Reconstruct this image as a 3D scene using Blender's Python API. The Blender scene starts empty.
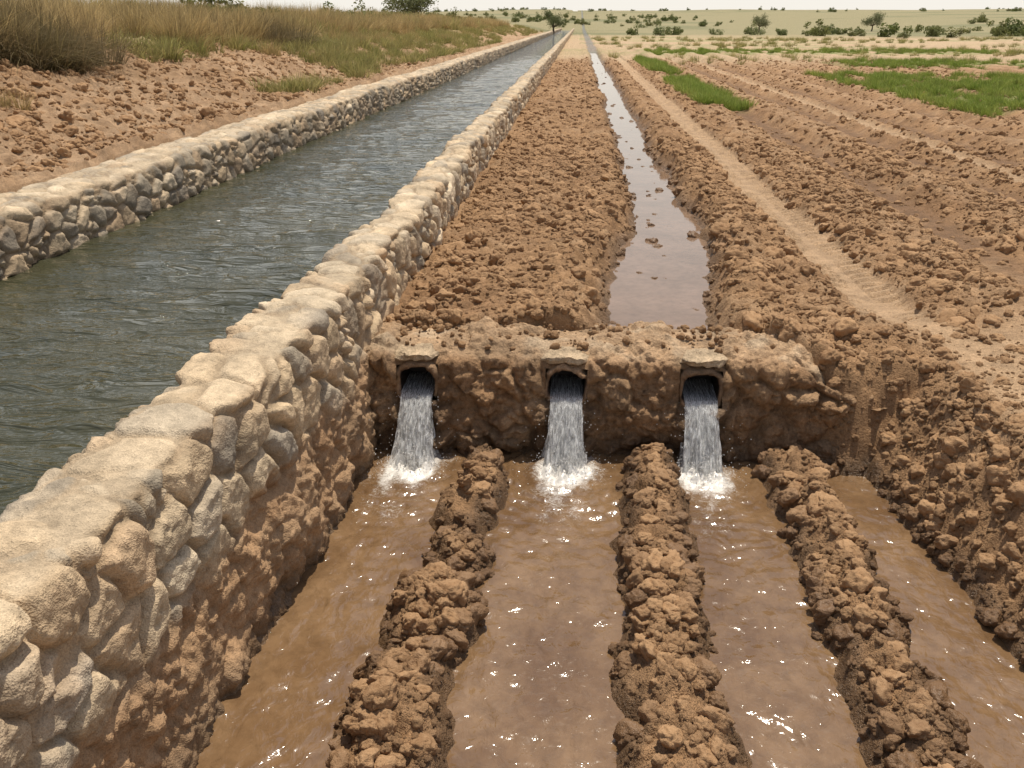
import bpy, bmesh, math, random
import numpy as np
from mathutils import Vector, noise as mn
random.seed(7); rng=np.random.default_rng(11)
scene=bpy.context.scene
scene.view_settings.view_transform='Standard'
try: scene.view_settings.look='None'
except Exception: pass
scene.view_settings.exposure=0

# ---------------------------------------------------------------- noise
def _h(ix,iy,seed):
    ix=(ix.astype(np.int64)&0xffffffff).astype(np.uint32); iy=(iy.astype(np.int64)&0xffffffff).astype(np.uint32)
    h=ix*np.uint32(374761393)+iy*np.uint32(668265263)+np.uint32((seed*2246822519)&0xffffffff)
    h^=h>>np.uint32(13); h*=np.uint32(1274126177); h^=h>>np.uint32(16)
    h*=np.uint32(2246822519); h^=h>>np.uint32(15)
    return h.astype(np.float64)/4294967296.0
def vn(x,y,seed=0):
    x=np.asarray(x,float); y=np.asarray(y,float)
    x,y=np.broadcast_arrays(x,y)
    ix=np.floor(x); iy=np.floor(y); fx=x-ix; fy=y-iy
    fx=fx*fx*(3-2*fx); fy=fy*fy*(3-2*fy)
    a=_h(ix,iy,seed); b=_h(ix+1,iy,seed); c=_h(ix,iy+1,seed); d=_h(ix+1,iy+1,seed)
    return ((a*(1-fx)+b*fx)*(1-fy)+(c*(1-fx)+d*fx)*fy)*2-1
def fbm(x,y,o=3,seed=0):
    s=0;a=1;t=0
    for i in range(o):
        s=s+a*vn(x*2**i+i*17.3,y*2**i-i*9.1,seed+i); t+=a; a*=.5
    return s/t
def worley(x,y,seed=0,j=.9):
    ix=np.floor(x); iy=np.floor(y)
    f1=np.full(x.shape,9.); f2=np.full(x.shape,9.); cid=np.zeros(x.shape)
    for dx in (-1,0,1):
        for dy in (-1,0,1):
            cx=ix+dx; cy=iy+dy
            px=cx+.5+j*(_h(cx,cy,seed)-.5); py=cy+.5+j*(_h(cx,cy,seed+51)-.5)
            d=np.sqrt((x-px)**2+(y-py)**2)
            r=_h(cx,cy,seed+97)
            n=d<f1
            f2=np.where(n,f1,np.minimum(f2,d)); cid=np.where(n,r,cid); f1=np.where(n,d,f1)
    return f1,f2,cid
def ss(a,b,x):
    t=np.clip((x-a)/(b-a),0,1); return t*t*(3-2*t)
def mixc(c,col,m):
    return c*(1-m[...,None])+np.array(col)*m[...,None]

# ---------------------------------------------------------------- materials
def newmat(name):
    m=bpy.data.materials.new(name); m.use_nodes=True
    nt=m.node_tree; b=nt.nodes['Principled BSDF']; return m,nt,b
def N(nt,t): return nt.nodes.new(t)
def noise_n(nt,scale,detail=6,rough=.6,vec=None,dist=0):
    n=nt.nodes.new('ShaderNodeTexNoise'); n.inputs['Scale'].default_value=scale
    n.inputs['Detail'].default_value=detail; n.inputs['Roughness'].default_value=rough; n.inputs['Distortion'].default_value=dist
    if vec: nt.links.new(vec,n.inputs['Vector'])
    return n.outputs['Fac']
def mapr(nt,v,a,b,c,d):
    n=nt.nodes.new('ShaderNodeMapRange'); nt.links.new(v,n.inputs[0])
    for i,x in enumerate((a,b,c,d)): n.inputs[i+1].default_value=x
    return n.outputs[0]
def math_n(nt,op,a,b):
    n=nt.nodes.new('ShaderNodeMath'); n.operation=op
    for i,x in enumerate((a,b)):
        if isinstance(x,(int,float)): n.inputs[i].default_value=x
        else: nt.links.new(x,n.inputs[i])
    return n.outputs[0]
def mix_n(nt,f,a,b,blend='MIX'):
    n=nt.nodes.new('ShaderNodeMix'); n.data_type='RGBA'; n.blend_type=blend
    for s,x in ((0,f),(6,a),(7,b)):
        if isinstance(x,(int,float)): n.inputs[s].default_value=x
        elif isinstance(x,tuple): n.inputs[s].default_value=(*x,1)
        else: nt.links.new(x,n.inputs[s])
    return n.outputs[2]
def bump_n(nt,h,strength,dist,prev=None):
    n=nt.nodes.new('ShaderNodeBump'); n.inputs['Strength'].default_value=strength; n.inputs['Distance'].default_value=dist
    nt.links.new(h,n.inputs['Height'])
    if prev: nt.links.new(prev,n.inputs['Normal'])
    return n.outputs[0]
def objco(nt):
    return nt.nodes.new('ShaderNodeTexCoord').outputs['Object']

def surf_mat(name,bscale=60,bstr=.7,bdist=.012,lo=.72,hi=1.25,rough=.92,speck=200):
    """vertex-coloured rough surface; alpha of colour attribute = wetness"""
    m,nt,b=newmat(name); L=nt.links.new; co=objco(nt)
    at=N(nt,'ShaderNodeAttribute'); at.attribute_name='Col'
    n1=noise_n(nt,bscale*.12,3,.65,co); n2=noise_n(nt,bscale,3,.75,co); n3=noise_n(nt,speck,1,.6,co)
    v=math_n(nt,'MULTIPLY',mapr(nt,n1,.3,.7,lo,hi),mapr(nt,n2,.3,.7,lo+.1,hi-.05))
    v=math_n(nt,'MULTIPLY',v,mapr(nt,n3,.3,.7,.82,1.18))
    cc=N(nt,'ShaderNodeCombineXYZ'); 
    for i in range(3): L(v,cc.inputs[i])
    c=mix_n(nt,1.0,at.outputs['Color'],cc.outputs[0],'MULTIPLY')
    L(c,b.inputs['Base Color'])
    L(mapr(nt,at.outputs['Alpha'],0,1,rough,.22),b.inputs['Roughness'])
    b.inputs['Specular IOR Level'].default_value=.3
    nb=bump_n(nt,n2,bstr,bdist); nb=bump_n(nt,n3,bstr*.7,bdist*.3,nb)
    L(nb,b.inputs['Normal'])
    return m
M_soil=surf_mat('soil',55,1.0,.022,.76,1.24)
M_stone=surf_mat('stone_masonry',28,.85,.016,.70,1.27,.85,200)
M_mud=surf_mat('mud_masonry',40,1.0,.022,.68,1.3)

def clod_mat():
    m,nt,b=newmat('clod_soil'); L=nt.links.new; co=objco(nt)
    oi=N(nt,'ShaderNodeObjectInfo')
    at=N(nt,'ShaderNodeAttribute'); at.attribute_type='INSTANCER'; at.attribute_name='wet'
    n1=noise_n(nt,2.2,4,.7,co); n2=noise_n(nt,9,2,.7,co)
    c=mix_n(nt,oi.outputs['Random'],(.378,.224,.113),(.25,.140,.067))
    c=mix_n(nt,mapr(nt,n1,.4,.7,0,.55),c,(.445,.288,.160))
    c=mix_n(nt,mapr(nt,n2,.45,.75,0,.35),c,(.21,.115,.053))
    c=mix_n(nt,math_n(nt,'MULTIPLY',at.outputs['Fac'],.8),c,(.12,.065,.031))
    L(c,b.inputs['Base Color']); L(mapr(nt,at.outputs['Fac'],0,1,.93,.38),b.inputs['Roughness'])
    b.inputs['Specular IOR Level'].default_value=.3
    nb=bump_n(nt,n1,.7,.010); nb=bump_n(nt,n2,.7,.004,nb); L(nb,b.inputs['Normal'])
    return m
M_clod=clod_mat()

def muddy_mat(name,col1,col2,rough=.07,rip=30,bstr=.35,d1=.02,d2=.03,ior=1.4):
    m,nt,b=newmat(name); L=nt.links.new; co=objco(nt)
    mp=N(nt,'ShaderNodeMapping'); L(co,mp.inputs[0]); mp.inputs['Scale'].default_value=(1.0,.8,1)
    n0=noise_n(nt,2.6,4,.65,mp.outputs[0],.5); n1=noise_n(nt,rip,3,.6,mp.outputs[0],.8); n2=noise_n(nt,rip*.35,2,.5,mp.outputs[0],.5)
    at=N(nt,'ShaderNodeAttribute'); at.attribute_name='Col'
    c=mix_n(nt,mapr(nt,n0,.35,.65,0,1),col1,col2)
    n4=noise_n(nt,14,4,.7,co,.3); c=mix_n(nt,mapr(nt,n4,.42,.7,0,.45),c,tuple(v*.6 for v in col1))
    fn=noise_n(nt,42,5,.85,co,1.2)
    sep=N(nt,'ShaderNodeSeparateColor'); L(at.outputs['Color'],sep.inputs[0])
    foam=math_n(nt,'MULTIPLY',mapr(nt,math_n(nt,'ADD',math_n(nt,'MULTIPLY',fn,1.6),sep.outputs[0]),1.02,1.60,0,.92),mapr(nt,sep.outputs[0],.02,.2,0,1))
    c=mix_n(nt,foam,c,(.72,.69,.64)); L(c,b.inputs['Base Color'])
    L(mapr(nt,foam,0,1,rough,.4),b.inputs['Roughness'])
    b.inputs['IOR'].default_value=ior
    nb=bump_n(nt,n2,bstr,d2); nb=bump_n(nt,n1,bstr,d1,nb); L(nb,b.inputs['Normal'])
    return m
M_muddy=muddy_mat('muddy_water',(.138,.077,.036),(.225,.137,.070),.13,20,.6,.012,.045,1.60)
M_fur=muddy_mat('furrow_water',(.17,.11,.07),(.23,.15,.10),.05,12,.12,.006,.01)

def canal_mat():
    m,nt,b=newmat('canal_water'); L=nt.links.new; co=objco(nt)
    mp=N(nt,'ShaderNodeMapping'); L(co,mp.inputs[0]); mp.inputs['Scale'].default_value=(.7,2.0,1); mp.inputs['Rotation'].default_value=(0,0,.25)
    n0=noise_n(nt,.8,3,.5,co); n1=noise_n(nt,3.2,3,.55,mp.outputs[0],1.0); n2=noise_n(nt,12,2,.55,mp.outputs[0],.6)
    c=mix_n(nt,mapr(nt,n0,.35,.65,0,1),(.034,.037,.020),(.066,.062,.034)); L(c,b.inputs['Base Color'])
    b.inputs['Roughness'].default_value=.04; b.inputs['IOR'].default_value=1.45
    nb=bump_n(nt,n1,.8,.12); nb=bump_n(nt,n2,.6,.018,nb); L(nb,b.inputs['Normal'])
    return m
M_canal=canal_mat()

def blade_mat(name,rnd=((.42,.32,.15),(.25,.22,.08))):
    m,nt,b=newmat(name); L=nt.links.new
    at=N(nt,'ShaderNodeAttribute'); at.attribute_name='Col'
    oi=N(nt,'ShaderNodeObjectInfo')
    c=mix_n(nt,oi.outputs['Random'],rnd[0],rnd[1])
    c=mix_n(nt,1.0,c,at.outputs['Color'],'MULTIPLY')
    L(c,b.inputs['Base Color']); b.inputs['Roughness'].default_value=.7
    b.inputs['Specular IOR Level'].default_value=.2
    tr=N(nt,'ShaderNodeBsdfTranslucent'); L(c,tr.inputs[0])
    mx=N(nt,'ShaderNodeMixShader'); mx.inputs[0].default_value=.35
    out=nt.nodes['Material Output']; L(b.outputs[0],mx.inputs[1]); L(tr.outputs[0],mx.inputs[2]); L(mx.outputs[0],out.inputs[0])
    return m
M_dry=blade_mat('dry_grass',((.60,.44,.22),(.42,.32,.15)))
M_scrub=blade_mat('dry_scrub',((.24,.175,.095),(.20,.16,.075)))
M_green=blade_mat('green_grass',((.21,.29,.05),(.33,.36,.09)))
M_olive=blade_mat('olive_grass',((.28,.28,.09),(.44,.37,.16)))
M_leaf=blade_mat('leaf',((.13,.155,.055),(.21,.21,.095)))
m,nt,b=newmat('bark'); b.inputs['Base Color'].default_value=(.12,.09,.06,1); b.inputs['Roughness'].default_value=.9
nt.links.new(bump_n(nt,noise_n(nt,12),.5,.05),b.inputs['Normal']); M_bark=m
m,nt,b=newmat('pipe_depth_shade'); co=objco(nt)
nt.links.new(mix_n(nt,noise_n(nt,20,4,.6,co),(.03,.02,.015),(.06,.04,.028)),b.inputs['Base Color']); b.inputs['Roughness'].default_value=.6; M_pipe_shade=m  # near-black colour painted for the shade deep in the outlets

def fall_mat():
    m,nt,b=newmat('falling_water'); L=nt.links.new
    uv=N(nt,'ShaderNodeUVMap').outputs[0]
    mp=N(nt,'ShaderNodeMapping'); L(uv,mp.inputs[0]); mp.inputs['Scale'].default_value=(5,3.0,1)
    n1=noise_n(nt,1.5,5,.8,mp.outputs[0],2.4)
    sx=N(nt,'ShaderNodeSeparateXYZ'); L(uv,sx.inputs[0])
    a=math_n(nt,'ADD',n1,mapr(nt,sx.outputs[1],.15,1,-.05,.06))
    al=mapr(nt,a,.44,.60,.04,.95)
    b.inputs['Base Color'].default_value=(.97,.97,.96,1); b.inputs['Roughness'].default_value=.3
    L(bump_n(nt,n1,.6,.012),b.inputs['Normal'])
    tl=N(nt,'ShaderNodeBsdfTranslucent'); tl.inputs[0].default_value=(.98,.98,.97,1)
    m1=N(nt,'ShaderNodeMixShader'); m1.inputs[0].default_value=.5; L(b.outputs[0],m1.inputs[1]); L(tl.outputs[0],m1.inputs[2])
    tp=N(nt,'ShaderNodeBsdfTransparent'); m2=N(nt,'ShaderNodeMixShader'); L(al,m2.inputs[0]); L(tp.outputs[0],m2.inputs[1]); L(m1.outputs[0],m2.inputs[2])
    L(m2.outputs[0],nt.nodes['Material Output'].inputs[0])
    return m
M_fall=fall_mat()
m,nt,b=newmat('water_spray'); b.inputs['Base Color'].default_value=(.85,.84,.82,1); b.inputs['Roughness'].default_value=.1; b.inputs['Transmission Weight'].default_value=.3; M_spray=m

# ---------------------------------------------------------------- mesh helpers
def mesh_np(name,V,F,mat=None,col=None,uv=None,smooth=True,link=True):
    V=np.asarray(V,float); F=np.asarray(F,np.int32); k=F.shape[1]
    me=bpy.data.meshes.new(name); me.vertices.add(len(V)); me.vertices.foreach_set('co',V.ravel().astype(np.float32))
    me.loops.add(F.size); me.loops.foreach_set('vertex_index',F.ravel()); me.polygons.add(len(F))
    me.polygons.foreach_set('loop_start',np.arange(0,F.size,k,dtype=np.int32))
    me.update(calc_edges=True); me.polygons.foreach_set('use_smooth',np.full(len(F),smooth))
    if col is not None:
        if col.shape[1]==3: col=np.c_[col,np.zeros(len(col))]
        a=me.color_attributes.new('Col','FLOAT_COLOR','POINT'); a.data.foreach_set('color',col.ravel().astype(np.float32))
    if uv is not None:
        u=me.uv_layers.new(name='UVMap'); u.data.foreach_set('uv',uv[F.ravel()].ravel().astype(np.float32))
    if mat: me.materials.append(mat)
    me.update(); o=bpy.data.objects.new(name,me)
    if link: scene.collection.objects.link(o)
    return o
def gridF(nr,nc):
    r=np.arange(nr-1)[:,None]*nc; c=np.arange(nc-1)[None,:]; a=(r+c).ravel()
    return np.stack([a,a+1,a+nc+1,a+nc],1)

# ---------------------------------------------------------------- terrain
def fcx(y): return .56+.30*ss(5,9,y)+.05*vn(y*.7,0*y,31)
def fhw(y): return .31-.08*ss(5,14,y)+.06*vn(y*1.6,0*y+3,33)+.03*vn(y*5,0*y,34)
def ridges(y):
    t=np.clip((y-2.2)/2.3,-.5,1.1); q=.014*vn(y*4.5,0*y,35)
    return [(-.56+.14*t,.175-.055*t+q),(.38+.03*t,.185-.055*t-q),(1.15+.005*t,.175-.05*t+.014*vn(y*5,0*y,36))]
def ground(x,y):
    n=fbm(x*1.1,y*1.1,3,1); nb=fbm(x*3.1,y*3.1,3,5); nc=fbm(x*9,y*9,3,7)
    c=np.ones(x.shape+(3,))*np.array((.325,.190,.094))
    c=mixc(c,(.24,.133,.064),ss(-.1,.5,n)*.6); c=mixc(c,(.41,.265,.149),ss(.0,.6,nb)*.5); c=mixc(c,(.215,.118,.055),ss(.1,.6,nc)*.4)
    wet=np.zeros(x.shape); cl=np.ones(x.shape)*.9
    # upper field
    xw=x+.05*vn(x*.7,y*.5,3)+.02*nc
    z=.515+.02*n+.02*nb+.014*nc
    z=z+.06*np.exp(-((xw+.35)/.33)**2)+.035*np.exp(-((xw+.85)/.18)**2)
    rows=ss(2.25,2.6,x)*(1-ss(60,80,y)); rc=np.cos(2*np.pi*(xw-2.72)/1.2)
    z=z+rows*(.13*ss(-.9,.9,rc)-.08)*(.85+.3*n)
    cl=cl*(1-rows*(1-ss(-.85,.25,rc))*.85)
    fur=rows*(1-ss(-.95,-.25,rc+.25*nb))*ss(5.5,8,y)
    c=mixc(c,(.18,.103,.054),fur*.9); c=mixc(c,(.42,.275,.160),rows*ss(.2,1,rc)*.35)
    # berms + water furrow
    fc=fcx(y); hw=fhw(y); d=np.abs(x-fc)+.04*nc+.03*nb
    z=z+.075*np.exp(-((d-hw-.30)/.17)**2)
    f=1-ss(-.03,.20,d-hw)
    f=f*(1-ss(55,70,y))
    z=z*(1-f)+.395*f; cl=cl*(1-f*.85); wet=np.maximum(wet,1-ss(.0,.16,d-hw))
    # tyre tracks
    for tx,tw,y0,se in ((1.97,.17,4.9,8),(5.15,.16,8,9)):
        dt=np.abs(x-tx-.03*vn(y*.4,0*y,se)+.015*nc)
        t=(1-ss(tw,tw+.10,dt))*ss(y0,y0+.7,y)*(1-ss(50,60,y))
        lug=.012*np.sign(np.sin(2*np.pi*(y-.6*np.abs(x-tx))/.12))*ss(.02,.05,np.abs(x-tx))*ss(-.7,-.1,nb)
        z=z*(1-t)+(.475+1.1*lug+.010*nb)*t; cl=cl*(1-t*.92); c=mixc(c,(.43,.29,.172),t*.85)
    # compacted earth on the right, near
    p=ss(1.80,2.1,x+.15*n)*(1-ss(4.9,5.9,y+.5*n)); z=z*(1-p)+(.54+.03*n+.012*nc)*p; cl=cl*(1-.75*p); c=mixc(c,(.43,.288,.168),p*.8)
    # lower basin
    xr=1.52+.16*(1-ss(2.5,4.4,y))+.06*n+.03*nc
    jx=ss(1.02,1.50,x+.12*nb)
    up=np.maximum(ss(0,.50,x-xr)**.8, ss(0,1,(y-4.86+.60*jx)/(.12+.24*jx)))
    low=-.035+.01*n
    rl=0*x
    for k_,(cx,w) in enumerate(ridges(y)):
        dd=np.abs(x-cx-.022*vn(y*3,0*y,k_+40)+.040*nc); h=np.exp(-(dd/w/.92)**2.0)*(.118-.02*ss(3,4.5,y)+.04*vn(y*6,0*y,k_+45)+.045*nb); rl=np.maximum(rl,h)
    rl=rl*(1-ss(4.30,4.42,y)*.6)
    low=low+rl
    lowm=1-up; zl=low*lowm+z*up
    inl=(up<.999)&(x>-1.25)
    z=np.where(inl,zl,z); 
    c=np.where(inl[...,None],mixc(c,(.26,.149,.073),lowm*.7),c)
    cl=np.where(inl,np.maximum(cl*up,ss(.02,.06,rl)*1.15*lowm),cl); cl=np.where(inl&(x>np.minimum(xr+.04,1.12+.0*x+9*(y<4.3)))&(y<4.9),1.0-.65*p*ss(.8,1,up),cl); cl=cl*np.where((y>4.45)&(y<4.95)&(x<1.0),.1,1)
    wet=np.where(inl,np.maximum(wet*up,(1-ss(.005,.065,z+.02*nb))),wet)
    # left: canal trough, bank
    z=np.where(x<-1.22,.15,z); cl=np.where(x<-1.12,0,cl)
    bk=.93+.04*nb+.03*nc+.46*ss(-5.3,-7.2,x)+.50*ss(-6.8,-9.2,x)+.25*ss(-9,-13,x)
    bk=bk+.07*np.exp(-((x+5.9+.2*n)/.25)**2)+.09*n-.2*(x>-4.66)
    left=x<-4.35
    bk2=.5+(bk-.5)*(1-ss(120,300,y)*.6)
    z=np.where(left,bk2,z); cl=np.where(left,.9*(1-ss(-8.2,-9.5,x)*.7),cl); cl=np.where(left&(x>-4.72),0,cl)
    cb=mixc(np.ones(x.shape+(3,))*np.array((.40,.262,.153)),(.29,.175,.092),ss(-.2,.5,n)*.7); cb=mixc(cb,(.25,.147,.074),ss(0,.5,nc)*.5)
    cb=mixc(cb,(.34,.26,.13),ss(-7.6,-8.6,x+.5*n))
    c=np.where(left[...,None],cb,c); wet=np.where(left|(x<-1.2),0,wet)
    # clod relief
    big=np.where(left,1.9,1.0)
    for s,a,sd in ((.24,.28,60),(.12,.54,61),(.062,.62,62),(.034,.6,63)):
        f1,f2,r=worley(x/s/np.sqrt(big)+.5*nb,y/s/np.sqrt(big)+.5*n,sd)
        z=z+cl*a*s*(.1+.9*r)*np.sqrt(np.clip(1-(f1/.66)**2,0,1))*.6*big**.5
    z=z+.008*fbm(x*22,y*22,2,70)*(cl+.25)
    # fields far away
    yy=y+6*fbm(x/40,y/40,2,80); far=ss(34,46,yy)*(x>-3)
    c=mixc(c,(.45,.33,.205),far*.8)
    st=ss(.1,.5,fbm(x/30,y/5,3,82)); c=mixc(c,(.30,.26,.12),far*st*.75)
    g=ss(-.15,.2,fbm(x/1.4,y/3,3,84)+.25)
    g1=ss(7.3,8.2,x+.4*n)*(1-ss(13.5,16,x))*ss(17,19,y)*(1-ss(29,33,y)); g2=ss(2.5,2.8,x+.2*n)*(1-ss(3.3,3.7,x+.2*n))*ss(19,22,y)*(1-ss(42,48,y))
    g3=ss(37,39,y)*(1-ss(43,45,y))*ss(10,12,x)*(1-ss(26,30,x)); g4=ss(-.0,.3,fbm(x/9,y/4,2,86))*ss(60,70,y)*(x>0)*.7
    g6=ss(54,56,y)*(1-ss(60,63,y))*ss(3,5,x)*(1-ss(22,30,x))
    gm=np.clip(g1+g2+g3+g6,0,1)*g; c=mixc(c,(.18,.205,.062),gm*.8); c=mixc(c,(.27,.25,.115),g4)
    r=np.sqrt(x*x+y*y); hill=ss(105,150,r+10*n)
    c=mixc(c,(.24,.21,.11),hill*.95); hs=ss(0,.4,fbm(x/25,y/25,3,88)); c=mixc(c,(.15,.15,.07),hill*hs*.7)
    z=z+ss(150,560,r)*(6.3+2.2*fbm(x/170,y/300,3,90)+2.5*ss(50,400,x))
    z=z+ss(90,150,y)*(x>40)*1.0*ss(40,90,x)
    return z,c,wet,cl
def grow(a,b,d,g):
    out=[a]; x=a; s=1 if b>a else -1
    while (b-x)*s>0: x+=s*d; d*=g; out.append(x)
    return out[1:]
xs=sorted(grow(-9.5,-1500,.04,1.05))+list(np.arange(-9.5,-4.36,.03))+list(np.arange(-4.3,-1.3,.2))+list(np.arange(-1.24,2.75,.0115))
xs=np.array(xs+grow(xs[-1],1600,.0115,1.017))
ys=list(np.arange(-6,1.0,.07)); y=1.0
while y<60: ys.append(y); y+=max(.009,.0034*y)
while y<2200: ys.append(y); y+=.018*y
ys=np.array(ys)
X,Y=np.meshgrid(xs,ys); Z,C,W,CL=ground(X,Y)
Cw=C*(1-.52*W[...,None])
V=np.stack([X,Y,Z],-1).reshape(-1,3)
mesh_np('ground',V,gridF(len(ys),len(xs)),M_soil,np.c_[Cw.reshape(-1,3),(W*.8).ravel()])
del X,Y,Z,C,W,CL,V,Cw

# ---------------------------------------------------------------- masonry walls
def smooth_prof(P,n=2):
    P=np.array(P,float)
    for _ in range(n):
        Q=[P[0]]
        for a,b in zip(P[:-1],P[1:]): Q+= [a*.75+b*.25,a*.25+b*.75]
        Q.append(P[-1]); P=np.array(Q)
    return P
def resample(P,ds):
    L=np.r_[0,np.cumsum(np.linalg.norm(np.diff(P,axis=0),axis=1))]; n=int(L[-1]/ds)+1; s=np.linspace(0,L[-1],n)
    Q=np.stack([np.interp(s,L,P[:,0]),np.interp(s,L,P[:,1])],1)
    T=np.gradient(Q,axis=0); T/=np.linalg.norm(T,axis=1)[:,None]
    return s,Q,T
PAL=np.array([(.45,.335,.21),(.38,.305,.215),(.42,.30,.185),(.51,.41,.285),(.31,.255,.185),(.41,.315,.205),(.47,.36,.235),(.27,.225,.17)])
def stonework(s,t,sz,seed,top):
    ws=.06*fbm(s*4,t*4,3,seed+3)+.010*fbm(s*18,t*18,2,seed+11); wt=.06*fbm(s*4+9,t*4,3,seed+4)+.010*fbm(s*18,t*18+5,2,seed+12)
    f1,f2,r=worley((s+ws)/sz[0],(t+wt)/sz[1],seed,.95)
    g1,g2,rg=worley((s+ws)/sz[0]*2.1+7,(t+wt)/sz[1]*2.1,seed+9,.95)
    small=r<.16
    e=np.where(small,np.minimum((f2-f1),(g2-g1)*.6),f2-f1); rr=np.where(small,rg,r)
    m=ss(.04,.15,e)
    dome=ss(.03,.32,e)**.6
    pit=ss(.25,.6,fbm(s*30,t*30,3,seed+14))
    h=dome*(.022+.030*rr)+ .006*fbm(s*38,t*38,3,seed+6)+.012*fbm(s*12,t*12,3,seed+7)-.005*pit
    r2=_h(np.floor(rr*9999),np.floor(rr*777),5)
    col=PAL[(r2*len(PAL)).astype(int)%len(PAL)]*(.8+.4*rr)[...,None]*(1-.16*pit+.12*fbm(s*14,t*14,3,seed+15))[...,None]
    return h,m,col
def wall(name,prof,side,ysamp,xoff,zoff,dirt,seed,ds,sz=(.165,.185),side_shade=1.0):
    s,Q,T=resample(smooth_prof(prof),ds)
    Nn=np.stack([T[:,1],-T[:,0]],1)*side
    S,Yg=np.meshgrid(s,ysamp); bx=np.broadcast_to(Q[:,0],S.shape); bz=np.broadcast_to(Q[:,1],S.shape)
    nx=np.broadcast_to(Nn[:,0],S.shape); nz=np.broadcast_to(Nn[:,1],S.shape)
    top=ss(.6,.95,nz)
    h,m,col=stonework(S,Yg,sz,seed,top)
    dn=fbm(S*4,Yg*3,3,seed+20); dh=fbm(S*14,Yg*14,3,seed+22)
    sandy=ss(.0,.40,fbm(S*4.3+5,Yg*3.2,3,seed+25)+.35*dh)*top
    h=h*(1-.50*top)*(1-.6*sandy)
    dm=dirt(bz+.14*dn+.05*dh,Yg)*(1-top)
    lump=0
    for sc,a in ((.16,.25),(.08,.32),(.04,.36),(.024,.36)):
        f1,f2,r=worley(S/sc+.6*dn,Yg/sc+.3*dh,seed+30+int(sc*100)); lump=lump+a*sc*(.1+.9*r)*np.sqrt(np.clip(1-(f1/.7)**2,0,1))
    lump=lump+.045*dn+.012*dh
    h=h*(1-dm*.8)+lump*dm
    mort=np.array((.37,.27,.168)); c=col*m[...,None]+mort*(1-m)[...,None]*.78
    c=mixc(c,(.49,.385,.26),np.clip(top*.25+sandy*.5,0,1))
    c=mixc(c,(.31,.185,.096),dm*.93); c=mixc(c,(.20,.111,.054),dm*ss(0,.5,dh)*.5)
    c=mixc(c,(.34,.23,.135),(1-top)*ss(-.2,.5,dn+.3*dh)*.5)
    wet=(1-ss(.0,.15,bz+.06*dn))*dm
    x=bx+nx*h+xoff(Yg,bx); z=bz+nz*h+zoff(Yg)*ss(.5,.8,bz)
    c=c*(1-.55*wet[...,None])*(1-(1-side_shade)*(1-top))[...,None]  # side faces darkened in colour to stand for their shade; top left alone
    V=np.stack([x,Yg,z],-1).reshape(-1,3)
    return mesh_np(name,V,gridF(len(ysamp),len(s)),M_stone,np.c_[c.reshape(-1,3),wet.ravel()*.7])
def ysm(a,b,k,mn):
    o=[a];y=a
    while y<b: y+=max(mn,k*abs(y)); o.append(y)
    return np.array(o)
yw=np.r_[np.arange(-6,.6,.03),ysm(.6,220,.0030,.007)]
profR=[(-1.09,-.2),(-1.10,0),(-1.11,.25),(-1.125,.5),(-1.13,.7),(-1.14,.85),(-1.155,.93),(-1.22,.950),(-1.32,.95),(-1.39,.935),(-1.40,.84),(-1.42,.6),(-1.44,.3)]
def xoR(y,bx): return -.135*(1-ss(1.2,4.4,y))-ss(-1.15,-1.38,bx)*.07*(1-ss(2.2,6.5,y))+.018*vn(y*.9,0*y,14)+.014*vn(y*2.5,0*y,15)
wall('stone_canal_wall',profR,1,yw,xoR,lambda y:.018*vn(y*1.3,0*y,16)+.012*vn(y*4,0*y,17),lambda z,y:1-ss(.40,.54,z-.10*ss(2,4.6,y)+.03),101,.0075,(.18,.205))
yw2=np.r_[np.arange(-6,4,.05),ysm(4,220,.0032,.014)]
profL=[(-4.00,.2),(-4.02,.55),(-4.05,.8),(-4.08,.90),(-4.14,.94),(-4.35,.95),(-4.56,.94),(-4.62,.90),(-4.66,.75)]
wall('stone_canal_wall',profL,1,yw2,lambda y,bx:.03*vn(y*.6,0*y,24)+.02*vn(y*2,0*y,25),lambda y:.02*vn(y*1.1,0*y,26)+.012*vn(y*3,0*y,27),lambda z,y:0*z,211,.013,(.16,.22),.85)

# canal water
xc=np.linspace(-4.2,-1.3,140); yc=np.r_[np.arange(-6,1,.1),ysm(1,218,.005,.02)]
X,Y=np.meshgrid(xc,yc); Zc=.525+.032*fbm(X*1.5+.4*Y,Y*3.0,3,140)*(1-ss(20,60,Y))+.011*fbm(X*5,Y*9,2,141)*(1-ss(8,22,Y))
mesh_np('canal_water',np.stack([X,Y,Zc],-1).reshape(-1,3),gridF(len(yc),len(xc)),M_canal)

# ---------------------------------------------------------------- headwall with three outlets
OUT=[-.835,-.02,.70]; OZ0,OZ1,OHW=.30,.465,.104
profH=[(4.47,-.2),(4.49,0),(4.515,.2),(4.545,.40),(4.58,.485),(4.65,.53),(4.77,.55),(4.93,.55),(5.08,.51),(5.18,.38)]
s,Q,T=resample(smooth_prof(profH),.007); Nn=np.stack([-T[:,1],T[:,0]],1)
xh=np.arange(-1.2,1.72,.0075); S,XH=np.meshgrid(s,xh)
by=np.broadcast_to(Q[:,0],S.shape); bz=np.broadcast_to(Q[:,1],S.shape); ny=np.broadcast_to(Nn[:,0],S.shape); nz=np.broadcast_to(Nn[:,1],S.shape)
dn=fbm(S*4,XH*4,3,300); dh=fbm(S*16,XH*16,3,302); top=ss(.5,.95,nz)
f1,f2,r=worley((S+.07*dn+.02*dh)/.15,(XH+.08*dn)/.19,301,1.0); e=f2-f1
h=ss(0,.4,e)**.6*(.01+.065*r)
lump=0
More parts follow.
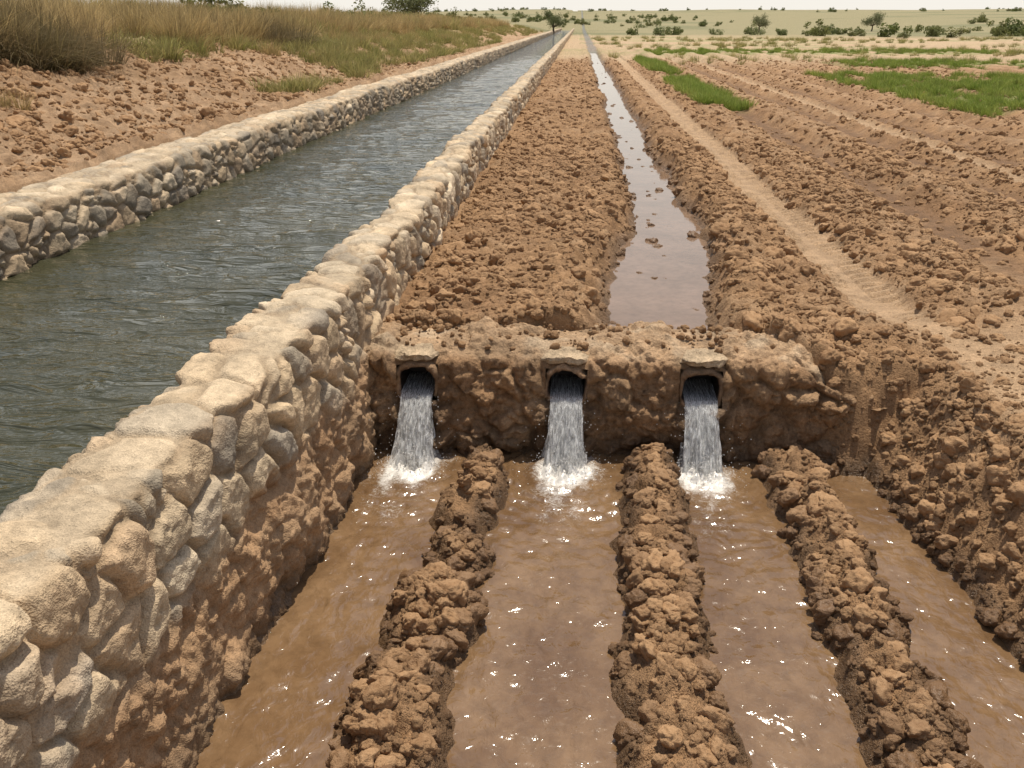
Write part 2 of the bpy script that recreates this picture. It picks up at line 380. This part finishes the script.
for sc,a in ((.10,.6),(.05,.6),(.026,.55)):
    g1,g2,r3=worley(S/sc+.6*dn,XH/sc+.3*dh,310+int(sc*100)); lump=lump+a*sc*(.1+.9*r3)*np.sqrt(np.clip(1-(g1/.7)**2,0,1))
h=h*(1-.7*top)+lump*(1-.45*top)+.05*dn*(1-.3*top)+.014*dh
for cx in OUT:
    k=(1-ss(.10,.17,np.abs(XH-cx)))*ss(.24,.3,bz); h=h*(1-.6*k)
col=np.ones(S.shape+(3,))*np.array((.285,.168,.086)); col=mixc(col,(.37,.238,.132),ss(.3,.9,r)*.6); col=mixc(col,(.18,.10,.05),ss(-.1,.5,dn+.4*dh)*.5)
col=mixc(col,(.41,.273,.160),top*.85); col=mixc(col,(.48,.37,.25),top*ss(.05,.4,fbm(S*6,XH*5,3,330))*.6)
wet=(1-ss(.02,.18,bz+.06*dn))
for cx in OUT: wet=np.maximum(wet,(1-ss(.08,.2,np.abs(XH-cx)))*(1-ss(.3,.33,bz)))
col=col*(1-.55*wet[...,None])
zend=-.16*ss(1.20,1.5,XH+.15*dn)*ss(.25,.5,bz)
Vh=np.stack([XH,by+ny*h,bz+nz*h+zend],-1).reshape(-1,3)
F=gridF(len(xh),len(s)); ce=Vh[F].mean(1); keep=np.ones(len(F),bool)
for cx in OUT: keep&=~((np.abs(ce[:,0]-cx)<OHW+.008)&(ce[:,2]>OZ0-.01)&(ce[:,2]<OZ1+.008)&(ce[:,1]<4.60))
headwall=bpy.data.objects.new('outlet_headwall',None); scene.collection.objects.link(headwall)
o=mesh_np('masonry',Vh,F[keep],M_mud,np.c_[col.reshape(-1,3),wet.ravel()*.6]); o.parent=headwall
def outline(hw,z0,z1,rt,rb,n=8):
    pts=[]
    for (cx,cz,r,a0) in ((hw-rt,z1-rt,rt,0),(-hw+rt,z1-rt,rt,90),(-hw+rb,z0+rb,rb,180),(hw-rb,z0+rb,rb,270)):
        for i in range(n):
            a=math.radians(a0+90*i/(n-1)); pts.append((cx+r*math.cos(a),cz+r*math.sin(a)))
    return np.array(pts)
for k,cx in enumerate(OUT):
    inn=outline(OHW-.004,OZ0,OZ1-.004,.072,.04); outr=outline(OHW+.022,OZ0-.02,OZ1+.022,.09,.04)
    n=len(inn); rings=[]
    for P,yv,jit in ((outr,4.62,0),(outr,4.520,.020),(outr*.5+inn*.5,4.505,.020),(inn,4.515,.014),(inn,4.56,.008),(inn,4.68,.006),(inn,4.84,.004)):
        for (a,b_) in P:
            q=mn.noise(Vector((a*18,b_*18,k*5+yv*9))); q2=mn.noise(Vector((a*50,b_*50,k*5+yv*20))); rings.append((cx+a+jit*q*1.2,yv+jit*(q+q2),b_+jit*q*1.2+jit*.4*q2))
    nr=len(rings)//n; Fq=[]
    for r_ in range(nr-1):
        for i in range(n): j=(i+1)%n; Fq.append((r_*n+i,r_*n+j,(r_+1)*n+j,(r_+1)*n+i))
    V=np.array(rings); cc=np.zeros((len(V),4)); 
    for r_ in range(nr):
        cc[r_*n:(r_+1)*n]=(.31,.195,.11,0) if r_<3 else ((.17,.10,.06,.3) if r_<4 else (.045,.03,.02,.4))  # rings go near-black inward, shade of the tunnel put into the colour
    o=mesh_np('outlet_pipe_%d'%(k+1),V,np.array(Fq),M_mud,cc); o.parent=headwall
    me=bpy.data.meshes.new('pipe_shade_cap'); bm=bmesh.new(); vs=[bm.verts.new((cx+a,4.83,b_)) for a,b_ in inn]; bm.faces.new(vs); bm.to_mesh(me); bm.free()  # added dark cap ends the short tunnel, painted as deep shade
    me.materials.append(M_pipe_shade); o=bpy.data.objects.new('pipe_shade_cap_%d'%(k+1),me); scene.collection.objects.link(o); o.parent=headwall
    # lintel slab
    bm=bmesh.new(); bmesh.ops.create_cube(bm,size=1); bmesh.ops.scale(bm,vec=(.23,.19,.045),verts=bm.verts)
    bmesh.ops.subdivide_edges(bm,edges=bm.edges,cuts=15,use_grid_fill=True); 
    for v in bm.verts:
        p=v.co.copy(); v.co.x*=1-.16*(abs(p.y)/.095)**3; v.co.y*=1-.18*(abs(p.x)/.115)**3; v.co.z*=1-.45*(abs(p.x)/.115)**4-.2*(abs(p.y)/.095)**4
        q=mn.noise(p*9+Vector((k*7,0,0))); q2=mn.noise(p*30); q3=mn.noise(p*70); v.co+=Vector((q*.04+q2*.008,q*.03+q2*.01,q*.014+q2*.008+q3*.003))
    me=bpy.data.meshes.new('lintel'); bm.to_mesh(me); bm.free()
    a=me.color_attributes.new('Col','FLOAT_COLOR','POINT'); a.data.foreach_set('color',np.tile((.43,.32,.205,0),len(me.vertices)).astype(np.float32))
    me.materials.append(M_mud); me.polygons.foreach_set('use_smooth',[True]*len(me.polygons))
    o=bpy.data.objects.new('lintel_%d'%(k+1),me); o.location=(cx+.012*(k-1),4.61,.520); scene.collection.objects.link(o); o.parent=headwall
    # water jet
    jet=bpy.data.objects.new('outlet_waterfall',None); scene.collection.objects.link(jet)
    for lay in range(4):
        nu,ntt=56,70; Vv=[];U=[]
        for j in range(ntt):
            t=j/(ntt-1)
            for i in range(nu):
                u=i/(nu-1)*2-1
                if t<.2: yy=4.78-(t/.2)*.28; zz=.335-.01*(t/.2); tau=0
                else:
                    tau=(t-.2)/.8; yy=4.50-(.25-.035*lay)*tau; zz=.325-.35*tau**1.8
                w=.088-.010*math.sin(tau*2.6)+.036*tau**2
                q=mn.noise(Vector((u*4+k*9,tau*1.6,lay*3.3))); q2=mn.noise(Vector((u*14,tau*5,lay*5+k))); q3=mn.noise(Vector((u*30,tau*9,lay*5+k)))
                Vv.append((cx+u*w*(1+.3*q*tau)+.024*q2*tau,yy+(.034*q+.036*q2+.020*q3)*(.2+tau)+.01*lay*tau-.03*tau*(1-u*u),zz-.02*u*u*tau+.006*q2-.003*lay)); U.append((u+lay*.37+k*.6,t))
        o=mesh_np('water_sheet_%d'%(lay+1),np.array(Vv),gridF(ntt,nu),M_fall,None,np.array(U)); o.parent=jet

# ---------------------------------------------------------------- shallow basin water, furrow water
xb=np.arange(-1.4,2.05,.0095); yb=np.r_[np.arange(-6,1.2,.06),np.arange(1.2,4.66,.0095)]
X,Y=np.meshgrid(xb,yb)
wv=fbm(X*4+.3*fbm(X*3,Y*3,2,161),Y*7,2,160); Zb=.0048*fbm(X*7,Y*8,3,150)+.0026*(1-np.abs(fbm(X*10,Y*16,2,151))*2)+.004*wv; foam=0*X
for cx in OUT:
    r=np.sqrt(((X-cx)/.9)**2+(Y-4.24)**2); a=r+.06*fbm(X*6,Y*6,3,152)
    Zb=Zb+.014*np.exp(-r/.48)*np.sin(2*np.pi*a/.09)*(.5+.7*fbm(X*4,Y*4,2,157))+.045*np.exp(-(r/.12)**2)*(.4+1.4*fbm(X*30,Y*30,3,153))
    tr=np.exp(-(((X-cx-.05*vn(Y*4,0*Y,158))/.19)**2+(np.clip(4.22-Y,0,9)/.48)**2+(np.clip(Y-4.3,0,9)/.18)**2))
    foam=np.maximum(foam,np.clip(1.0*np.exp(-(r/.13)**2)+.60*tr*(.7+1.0*fbm(X*16,Y*8,3,159)),0,1))
mesh_np('basin_water',np.stack([X,Y,Zb],-1).reshape(-1,3),gridF(len(yb),len(xb)),M_muddy,np.c_[foam.ravel(),foam.ravel(),foam.ravel()])
xb=np.linspace(.05,1.4,60); yb=ysm(5.02,66,.006,.03); X,Y=np.meshgrid(xb,yb)
mesh_np('furrow_water',np.stack([X,Y,.428+0*X],-1).reshape(-1,3),gridF(len(yb),len(xb)),M_fur,np.zeros((X.size,3)))

# ---------------------------------------------------------------- instancing
def proto_coll(name,objs):
    c=bpy.data.collections.new(name)
    for o in objs: c.objects.link(o)
    return c
def scatter(name,P,S,R,I,coll,wet=None):
    n=len(P); me=bpy.data.meshes.new(name); me.vertices.add(n); me.vertices.foreach_set('co',np.asarray(P,np.float32).ravel())
    S=np.asarray(S,float); 
    if S.ndim==1: S=np.repeat(S[:,None],3,1)
    for nm,dt,key,arr in (('sc','FLOAT_VECTOR','vector',S),('rt','FLOAT_VECTOR','vector',R),('ix','INT','value',I),('wet','FLOAT','value',np.zeros(n) if wet is None else wet)):
        a=me.attributes.new(nm,dt,'POINT'); a.data.foreach_set(key,np.asarray(arr,np.int32 if dt=='INT' else np.float32).ravel())
    o=bpy.data.objects.new(name,me); scene.collection.objects.link(o)
    ng=bpy.data.node_groups.new(name+'_scatter','GeometryNodeTree')
    ng.interface.new_socket('Geometry',in_out='INPUT',socket_type='NodeSocketGeometry'); ng.interface.new_socket('Geometry',in_out='OUTPUT',socket_type='NodeSocketGeometry')
    gi=ng.nodes.new('NodeGroupInput'); go=ng.nodes.new('NodeGroupOutput'); ip=ng.nodes.new('GeometryNodeInstanceOnPoints')
    ci=ng.nodes.new('GeometryNodeCollectionInfo'); ci.inputs['Collection'].default_value=coll; ci.inputs['Separate Children'].default_value=True; ci.inputs['Reset Children'].default_value=True
    def na(t,nm):
        q=ng.nodes.new('GeometryNodeInputNamedAttribute'); q.data_type=t; q.inputs['Name'].default_value=nm
        return [s for s in q.outputs if s.enabled and s.name=='Attribute'][0]
    L=ng.links.new; L(gi.outputs[0],ip.inputs['Points']); L(ci.outputs[0],ip.inputs['Instance']); ip.inputs['Pick Instance'].default_value=True
    L(na('INT','ix'),ip.inputs['Instance Index']); L(na('FLOAT_VECTOR','rt'),ip.inputs['Rotation']); L(na('FLOAT_VECTOR','sc'),ip.inputs['Scale']); L(ip.outputs[0],go.inputs[0])
    md=o.modifiers.new('scatter','NODES'); md.node_group=ng
    return o

# clods
pro=[]
for k in range(12):
    bm=bmesh.new(); bmesh.ops.create_icosphere(bm,subdivisions=4 if k<4 else 3,radius=1)
    sq=Vector((random.uniform(.8,1.25),random.uniform(.8,1.2),random.uniform(.65,.95)))
    for v in bm.verts:
        p=v.co.copy(); d=mn.voronoi(p*1.3+Vector((k*9,0,0)))[0]; d2=mn.voronoi(p*3+Vector((k*9,0,4)))[0]
        q=1+.38*mn.noise(p*1.1+Vector((k*3.3,1,2)))+.30*(d[0]-.4)-.22*(d2[0]-.3)+.16*mn.noise(p*3.4+Vector((k,4,0)))+.10*mn.noise(p*8+Vector((0,k,0)))
        v.co=Vector((p.x*q*sq.x,p.y*q*sq.y,p.z*q*sq.z))
    me=bpy.data.meshes.new('clod'); bm.to_mesh(me); bm.free(); me.polygons.foreach_set('use_smooth',[True]*len(me.polygons)); me.materials.append(M_clod)
    pro.append(bpy.data.objects.new('clod',me))
CC=proto_coll('clods',pro)
def sample(n,x0,x1,y0,y1,ypow=1.0,thr=.10):
    x=rng.uniform(x0,x1,n); u=rng.uniform(0,1,n); y=y0*(y1/y0)**u if ypow=='log' else rng.uniform(y0,y1,n)
    z,c,w,cl=ground(x,y); p=np.clip(cl,0,1)*(cl>thr)
    patch=.35+.65*ss(-.3,.4,fbm(x*2.2,y*2.2,3,400)); p=p*patch
    k=rng.uniform(0,1,n)<p
    return x[k],y[k],z[k],w[k]
PP=[];SS=[];WW=[]
def addc(n,x0,x1,y0,y1,r0,r1,mode=1.0,sink=-.05,pw=2.5):
    x,y,z,w=sample(n,x0,x1,y0,y1,mode); r=r0+(r1-r0)*rng.uniform(0,1,len(x))**pw
    PP.append(np.stack([x,y,z+r*sink],1)); SS.append(r); WW.append(w)
addc(36000,-1.05,2.9,1.2,5,.003,.012)
addc(11000,-1.05,2.6,1.2,5,.010,.030)
addc(2800,-1.0,2.6,1.2,5,.024,.056,pw=1.8)
addc(500,-.85,1.5,1.2,4.4,.040,.066,pw=1.5)
addc(40000,-1.05,5.5,4.9,12,.006,.022)
addc(14000,-1.05,6,4.9,14,.018,.050)
addc(2800,-1.0,6,4.9,14,.04,.085)
addc(26000,-1.05,14,11,45,.02,.065,'log')
addc(26000,-9.5,-4.75,5,45,.012,.06,'log',pw=2.6)
addc(500,-9,-4.8,6,30,.06,.12,'log')
# a few loose stones on the compacted earth
xl=np.array([2.22,2.05,2.5,2.62,1.95,2.3]); yl=np.array([3.95,3.3,4.6,3.7,2.75,4.95]); PP.append(np.stack([xl,yl,ground(xl,yl)[0]+.015],1)); SS.append(np.array([.05,.032,.028,.04,.038,.03])); WW.append(0*xl)
P=np.concatenate(PP); S=np.concatenate(SS); Wt=np.concatenate(WW); n=len(P)
R=rng.uniform(0,6.28,(n,3)); R[:,:2]*=.12
I=np.where(S>.024,rng.integers(0,4,n),rng.integers(4,12,n))
scatter('soil_clods',P,S[:,None]*rng.uniform(.8,1.2,(n,3)),R,I,CC,np.clip(Wt,0,1))
print('clods',n)
k=520; x=rng.uniform(-1.02,1.15,k); y=4.62+.50*rng.uniform(0,1,k)**.8; r=.004+.022*rng.uniform(0,1,k)**2.5
zt=np.interp(y,[4.6,4.66,4.77,4.93,5.08],[.525,.55,.572,.572,.53])
scatter('headwall_clods',np.stack([x,y,zt+r*.1],1),r,rng.uniform(0,6.28,(k,3)),rng.integers(4,12,k),CC,np.zeros(k))

# spray droplets and foam
bm=bmesh.new(); bmesh.ops.create_icosphere(bm,subdivisions=2,radius=1); me=bpy.data.meshes.new('droplet'); bm.to_mesh(me); bm.free(); me.materials.append(M_spray)
DC=proto_coll('droplets',[bpy.data.objects.new('droplet',me)])
Pd=[];Sd=[]
for cx in OUT:
    m_=760; a=rng.uniform(0,6.28,m_); rr=np.abs(rng.normal(0,.10,m_)); hh=np.abs(rng.normal(0,.06,m_))*np.exp(-rr*4)
    Pd.append(np.stack([cx+rr*np.cos(a)*1.1,4.24+rr*np.sin(a)*.9,.006+hh],1)); Sd.append(.001+.0026*rng.uniform(0,1,m_)**2)
    m_=220; tau=rng.uniform(.1,1,m_); Pd.append(np.stack([cx+rng.normal(0,.07,m_)*(1+.5*tau),4.48-.25*tau+rng.normal(0,.03,m_),.325-.32*tau**1.7],1)); Sd.append(.0008+.002*rng.uniform(0,1,m_))
Pd=np.concatenate(Pd);Sd=np.concatenate(Sd); scatter('water_spray',Pd,Sd,np.zeros((len(Pd),3)),np.zeros(len(Pd)),DC)

# ---------------------------------------------------------------- vegetation
def tuft(name,nb,h,spread,w,mat,lean=.5,droop=.3):
    V=[];F=[];C=[]
    for i in range(nb):
        a=random.uniform(0,6.28); r=spread*random.random()**.5; bx,by=r*math.cos(a),r*math.sin(a)
        la=a+random.uniform(-.9,.9); ln=lean*random.random()*(.4+r/spread); hh=h*random.uniform(.45,1.1); ww=w*random.uniform(.6,1.3)
        pa=random.uniform(0,3.14); px,py=math.cos(pa)*ww/2,math.sin(pa)*ww/2; cv=random.uniform(.6,1.25); b0=len(V)
        for j in range(5):
            t=j/4; k=(1-t**1.5)*.95+.05; off=ln*hh*t**1.6; x=bx+math.cos(la)*off; y=by+math.sin(la)*off; z=hh*(t-droop*ln*t*t)-.03
            V+=[(x-px*k,y-py*k,z),(x+px*k,y+py*k,z)]; q=cv*(.75+.35*t); C+=[(q,q,q*.95)]*2
        for j in range(4): F.append((b0+2*j,b0+2*j+1,b0+2*j+3,b0+2*j+2))
    return mesh_np(name,V,F,mat,np.array(C),link=False,smooth=False)
def gz(x,y): return ground(np.asarray(x,float),np.asarray(y,float))[0]
DG=proto_coll('dry_tufts',[tuft('dry_tuft',110,.75,.22,.014,M_dry,.7) for _ in range(4)]+[tuft('dry_tuft',80,.45,.25,.015,M_dry,1.1) for _ in range(2)])
GG=proto_coll('green_tufts',[tuft('green_tuft',70,.30,.16,.016,M_green,.9) for _ in range(4)])
OG=proto_coll('olive_tufts',[tuft('olive_tuft',80,.34,.18,.014,M_olive,.9) for _ in range(4)])
SG=proto_coll('scrub',[tuft('scrub',300,.85,.40,.012,M_scrub,1.5,.5) for _ in range(3)])
def scat_veg(name,n,fx,coll,nk,s0,s1,zoff=0,keep=None):
    x,y=fx(n)
    if keep is not None: k=keep(x,y); x,y=x[k],y[k]
    m_=len(x); z=gz(x,y)
    R=np.stack([rng.uniform(-.12,.12,m_),rng.uniform(-.12,.12,m_),rng.uniform(0,6.28,m_)],1)
    return scatter(name,np.stack([x,y,z+zoff],1),rng.uniform(s0,s1,m_),R,rng.integers(0,nk,m_),coll)
scat_veg('dry_grass',3600,lambda n:(-8.1-7*rng.uniform(0,1,n)**1.5,6*(110/6)**rng.uniform(0,1,n)),DG,6,.5,1.3,0,lambda x,y:fbm(x*.8,y*.5,2,500)+.30*(-8.7-x)>-.10)
scat_veg('sparse_dry_grass',1200,lambda n:(rng.uniform(-8.6,-6.3,n),9*(100/9)**rng.uniform(0,1,n)),DG,6,.25,.7,0,lambda x,y:fbm(x*.8,y*.3,2,510)>.12+.12*(x+8.2))
scat_veg('olive_bank_grass',1300,lambda n:(rng.uniform(-8.2,-5.0,n),16*(130/16)**rng.uniform(0,1,n)),OG,4,.6,1.4,0,lambda x,y:fbm(x*.6,y*.15,2,520)>.0-.15*ss(20,35,y))
scat_veg('bank_weeds',600,lambda n:(rng.uniform(-14,-8.2,n),9*(90/9)**rng.uniform(0,1,n)),OG,4,1.2,2.6,0,lambda x,y:fbm(x*.4,y*.2,2,530)>.05)
scat_veg('dry_scrub',520,lambda n:(-7.5-3.0*rng.uniform(0,1,n),8*(26/8)**rng.uniform(0,1,n)),SG,3,.5,1.15,0,lambda x,y:fbm(x*.5,y*.35,2,560)>-.12)
def fpatch(n):
    x=np.r_[rng.uniform(7.4,15.5,n//2),rng.uniform(2.6,3.6,n//4),rng.uniform(11,28,n//4),rng.uniform(4,26,n//4)]; y=np.r_[rng.uniform(17.5,32,n//2),rng.uniform(20,46,n//4),rng.uniform(37.5,44,n//4),rng.uniform(55,61,n//4)]; return x,y
scat_veg('green_crop_grass',5200,fpatch,GG,4,.4,.95,0,lambda x,y:fbm(x/1.4,y/3,3,84)>-.25)
scat_veg('field_weeds',1300,lambda n:(rng.uniform(1.4,60,n),rng.uniform(42,110,n)),OG,4,.7,1.4,0,lambda x,y:fbm(x/9,y/4,2,86)>.0)

def leafcloud(name,nl,sz,mat,flat=.8):
    cl=[(Vector((random.gauss(0,.42),random.gauss(0,.42),abs(random.gauss(.42,.3))*flat)),random.uniform(.22,.42)) for _ in range(12)]
    V=[];F=[];C=[]
    for i in range(nl):
        c,r=random.choice(cl); d=Vector((random.gauss(0,1),random.gauss(0,1),random.gauss(0,1))).normalized()*r*random.random()**.4; p=c+d; p.z=max(p.z,.02)
        a=Vector((random.gauss(0,1),random.gauss(0,1),random.gauss(0,1))).normalized(); b_=a.orthogonal().normalized(); s_=sz*random.uniform(.6,1.4); a=a*s_; b_=b_*s_*.6; q=random.uniform(.6,1.3); k=len(V)
        V+=[tuple(p-a),tuple(p+b_),tuple(p+a),tuple(p-b_)]; C+=[(q,q,q*.9)]*4; F.append((k,k+1,k+2,k+3))
    return mesh_np(name,V,F,mat,np.array(C),link=False,smooth=False)
BC=proto_coll('bushes',[leafcloud('bush',650,.085,M_leaf,random.uniform(.7,1.1)) for _ in range(5)])
def bushpos(n):
    a=np.radians(rng.uniform(-14,38,n)); r=130*(620/130)**rng.uniform(0,1,n); return r*np.sin(a),r*np.cos(a)
scat_veg('distant_shrubs',900,bushpos,BC,5,.6,1.5,-.1,lambda x,y:(fbm(x/60,y/60,2,540)>-.02)&((x>6)|(y>230)|(x<-14)))
def treeline(n):
    x=rng.uniform(28,150,n); return x,112+rng.normal(0,7,n)+.15*x
scat_veg('distant_treeline',210,treeline,BC,5,.7,2.0,-.1,lambda x,y:rng.uniform(0,1,len(x))<ss(25,80,x))
scat_veg('bank_shrubs',22,lambda n:(rng.uniform(-15,-9.5,n),rng.uniform(20,80,n)),BC,5,.5,.9)

def tree(name,x,y,h,w,zb=0):
    z0=float(gz([x],[y])[0])-.1; V=[];F=[];C=[];MI=[]
    def limb(p,q,r0,r1):
        d=(q-p).normalized(); a=d.orthogonal().normalized(); b_=d.cross(a); k=len(V)
        for c,r in ((p,r0),((p+q)/2+a*r0*.6,(r0+r1)/2),(q,r1)):
            for i in range(7): t=i/7*6.283; V.append(tuple(c+a*math.cos(t)*r+b_*math.sin(t)*r)); C.append((1,1,1))
        for s_ in range(2):
            for i in range(7): j=(i+1)%7; F.append((k+s_*7+i,k+s_*7+j,k+s_*7+7+j,k+s_*7+7+i)); MI.append(1)
    T0=Vector((x,y,z0)); T1=T0+Vector((.03*h,0,.30*h)); limb(T0,T1,.045*h,.028*h); ends=[]
    for i in range(9):
        a=i*2.4; e=T1+Vector((math.cos(a)*w*.28*random.uniform(.6,1.1),math.sin(a)*w*.28,h*random.uniform(.08,.48))); limb(T1,e,.02*h,.006*h); ends.append(e)
        for _ in range(2):
            e2=e+Vector((random.gauss(0,w*.12),random.gauss(0,w*.12),h*random.uniform(.02,.14))); limb(e,e2,.007*h,.003*h); ends.append(e2)
    for i in range(3400):
        c=random.choice(ends); p=c+Vector((random.gauss(0,1),random.gauss(0,1),random.gauss(0,.9)))*w*.075
        a=Vector((random.gauss(0,1),random.gauss(0,1),random.gauss(0,1))).normalized(); b_=a.orthogonal().normalized(); s_=w*.018*random.uniform(.6,1.5); a=a*s_; b_=b_*s_*.6; q=random.uniform(.5,1.1); k=len(V)
        V+= [tuple(p-a),tuple(p+b_),tuple(p+a),tuple(p-b_)]; C+=[(q,q,q)]*4; F.append((k,k+1,k+2,k+3)); MI.append(0)
    o=mesh_np(name,V,F,M_leaf,np.array(C),smooth=False); o.data.materials.append(M_bark); o.data.polygons.foreach_set('material_index',MI)
tree('broadleaf_tree',-4.2,150,4.6,3.8)
tree('broadleaf_tree',-13.8,78,2.6,4.4)
tree('broadleaf_tree',30,165,3.2,3.6)
tree('broadleaf_tree',50,170,3.2,3.8)

# ---------------------------------------------------------------- light, sky, camera
sd=Vector((.09,.24,.93)).normalized(); el=math.asin(sd.z); az=math.atan2(sd.x,sd.y)
w=bpy.data.worlds.new('World'); scene.world=w; w.use_nodes=True; nt=w.node_tree; bg=nt.nodes['Background']
sk=nt.nodes.new('ShaderNodeTexSky'); sk.sky_type='NISHITA'; sk.sun_disc=False; sk.sun_elevation=el; sk.sun_rotation=az; sk.dust_density=2; sk.air_density=1.0; sk.ozone_density=1
tc=nt.nodes.new('ShaderNodeTexCoord'); sp=nt.nodes.new('ShaderNodeSeparateXYZ'); nt.links.new(tc.outputs['Generated'],sp.inputs[0])
hz=mapr(nt,sp.outputs[2],0,.60,.88,.10); c=mix_n(nt,hz,sk.outputs[0],(8.6,8.2,7.5))
nt.links.new(c,bg.inputs[0]); bg.inputs[1].default_value=.12
ld=bpy.data.lights.new('sun','SUN'); ld.energy=4.6; ld.angle=math.radians(.5); ld.color=(1,.93,.80)
lo=bpy.data.objects.new('sun',ld); lo.rotation_euler=sd.to_track_quat('Z','Y').to_euler(); lo.location=(0,0,20); scene.collection.objects.link(lo)
cd=bpy.data.cameras.new('camera'); cd.lens=31.64; cd.sensor_width=36; cd.clip_start=.05; cd.clip_end=5000
co=bpy.data.objects.new('camera',cd); co.location=(0,0,2.2); co.rotation_euler=(math.radians(90-21.9),0,math.radians(4.0)); scene.collection.objects.link(co); scene.camera=co
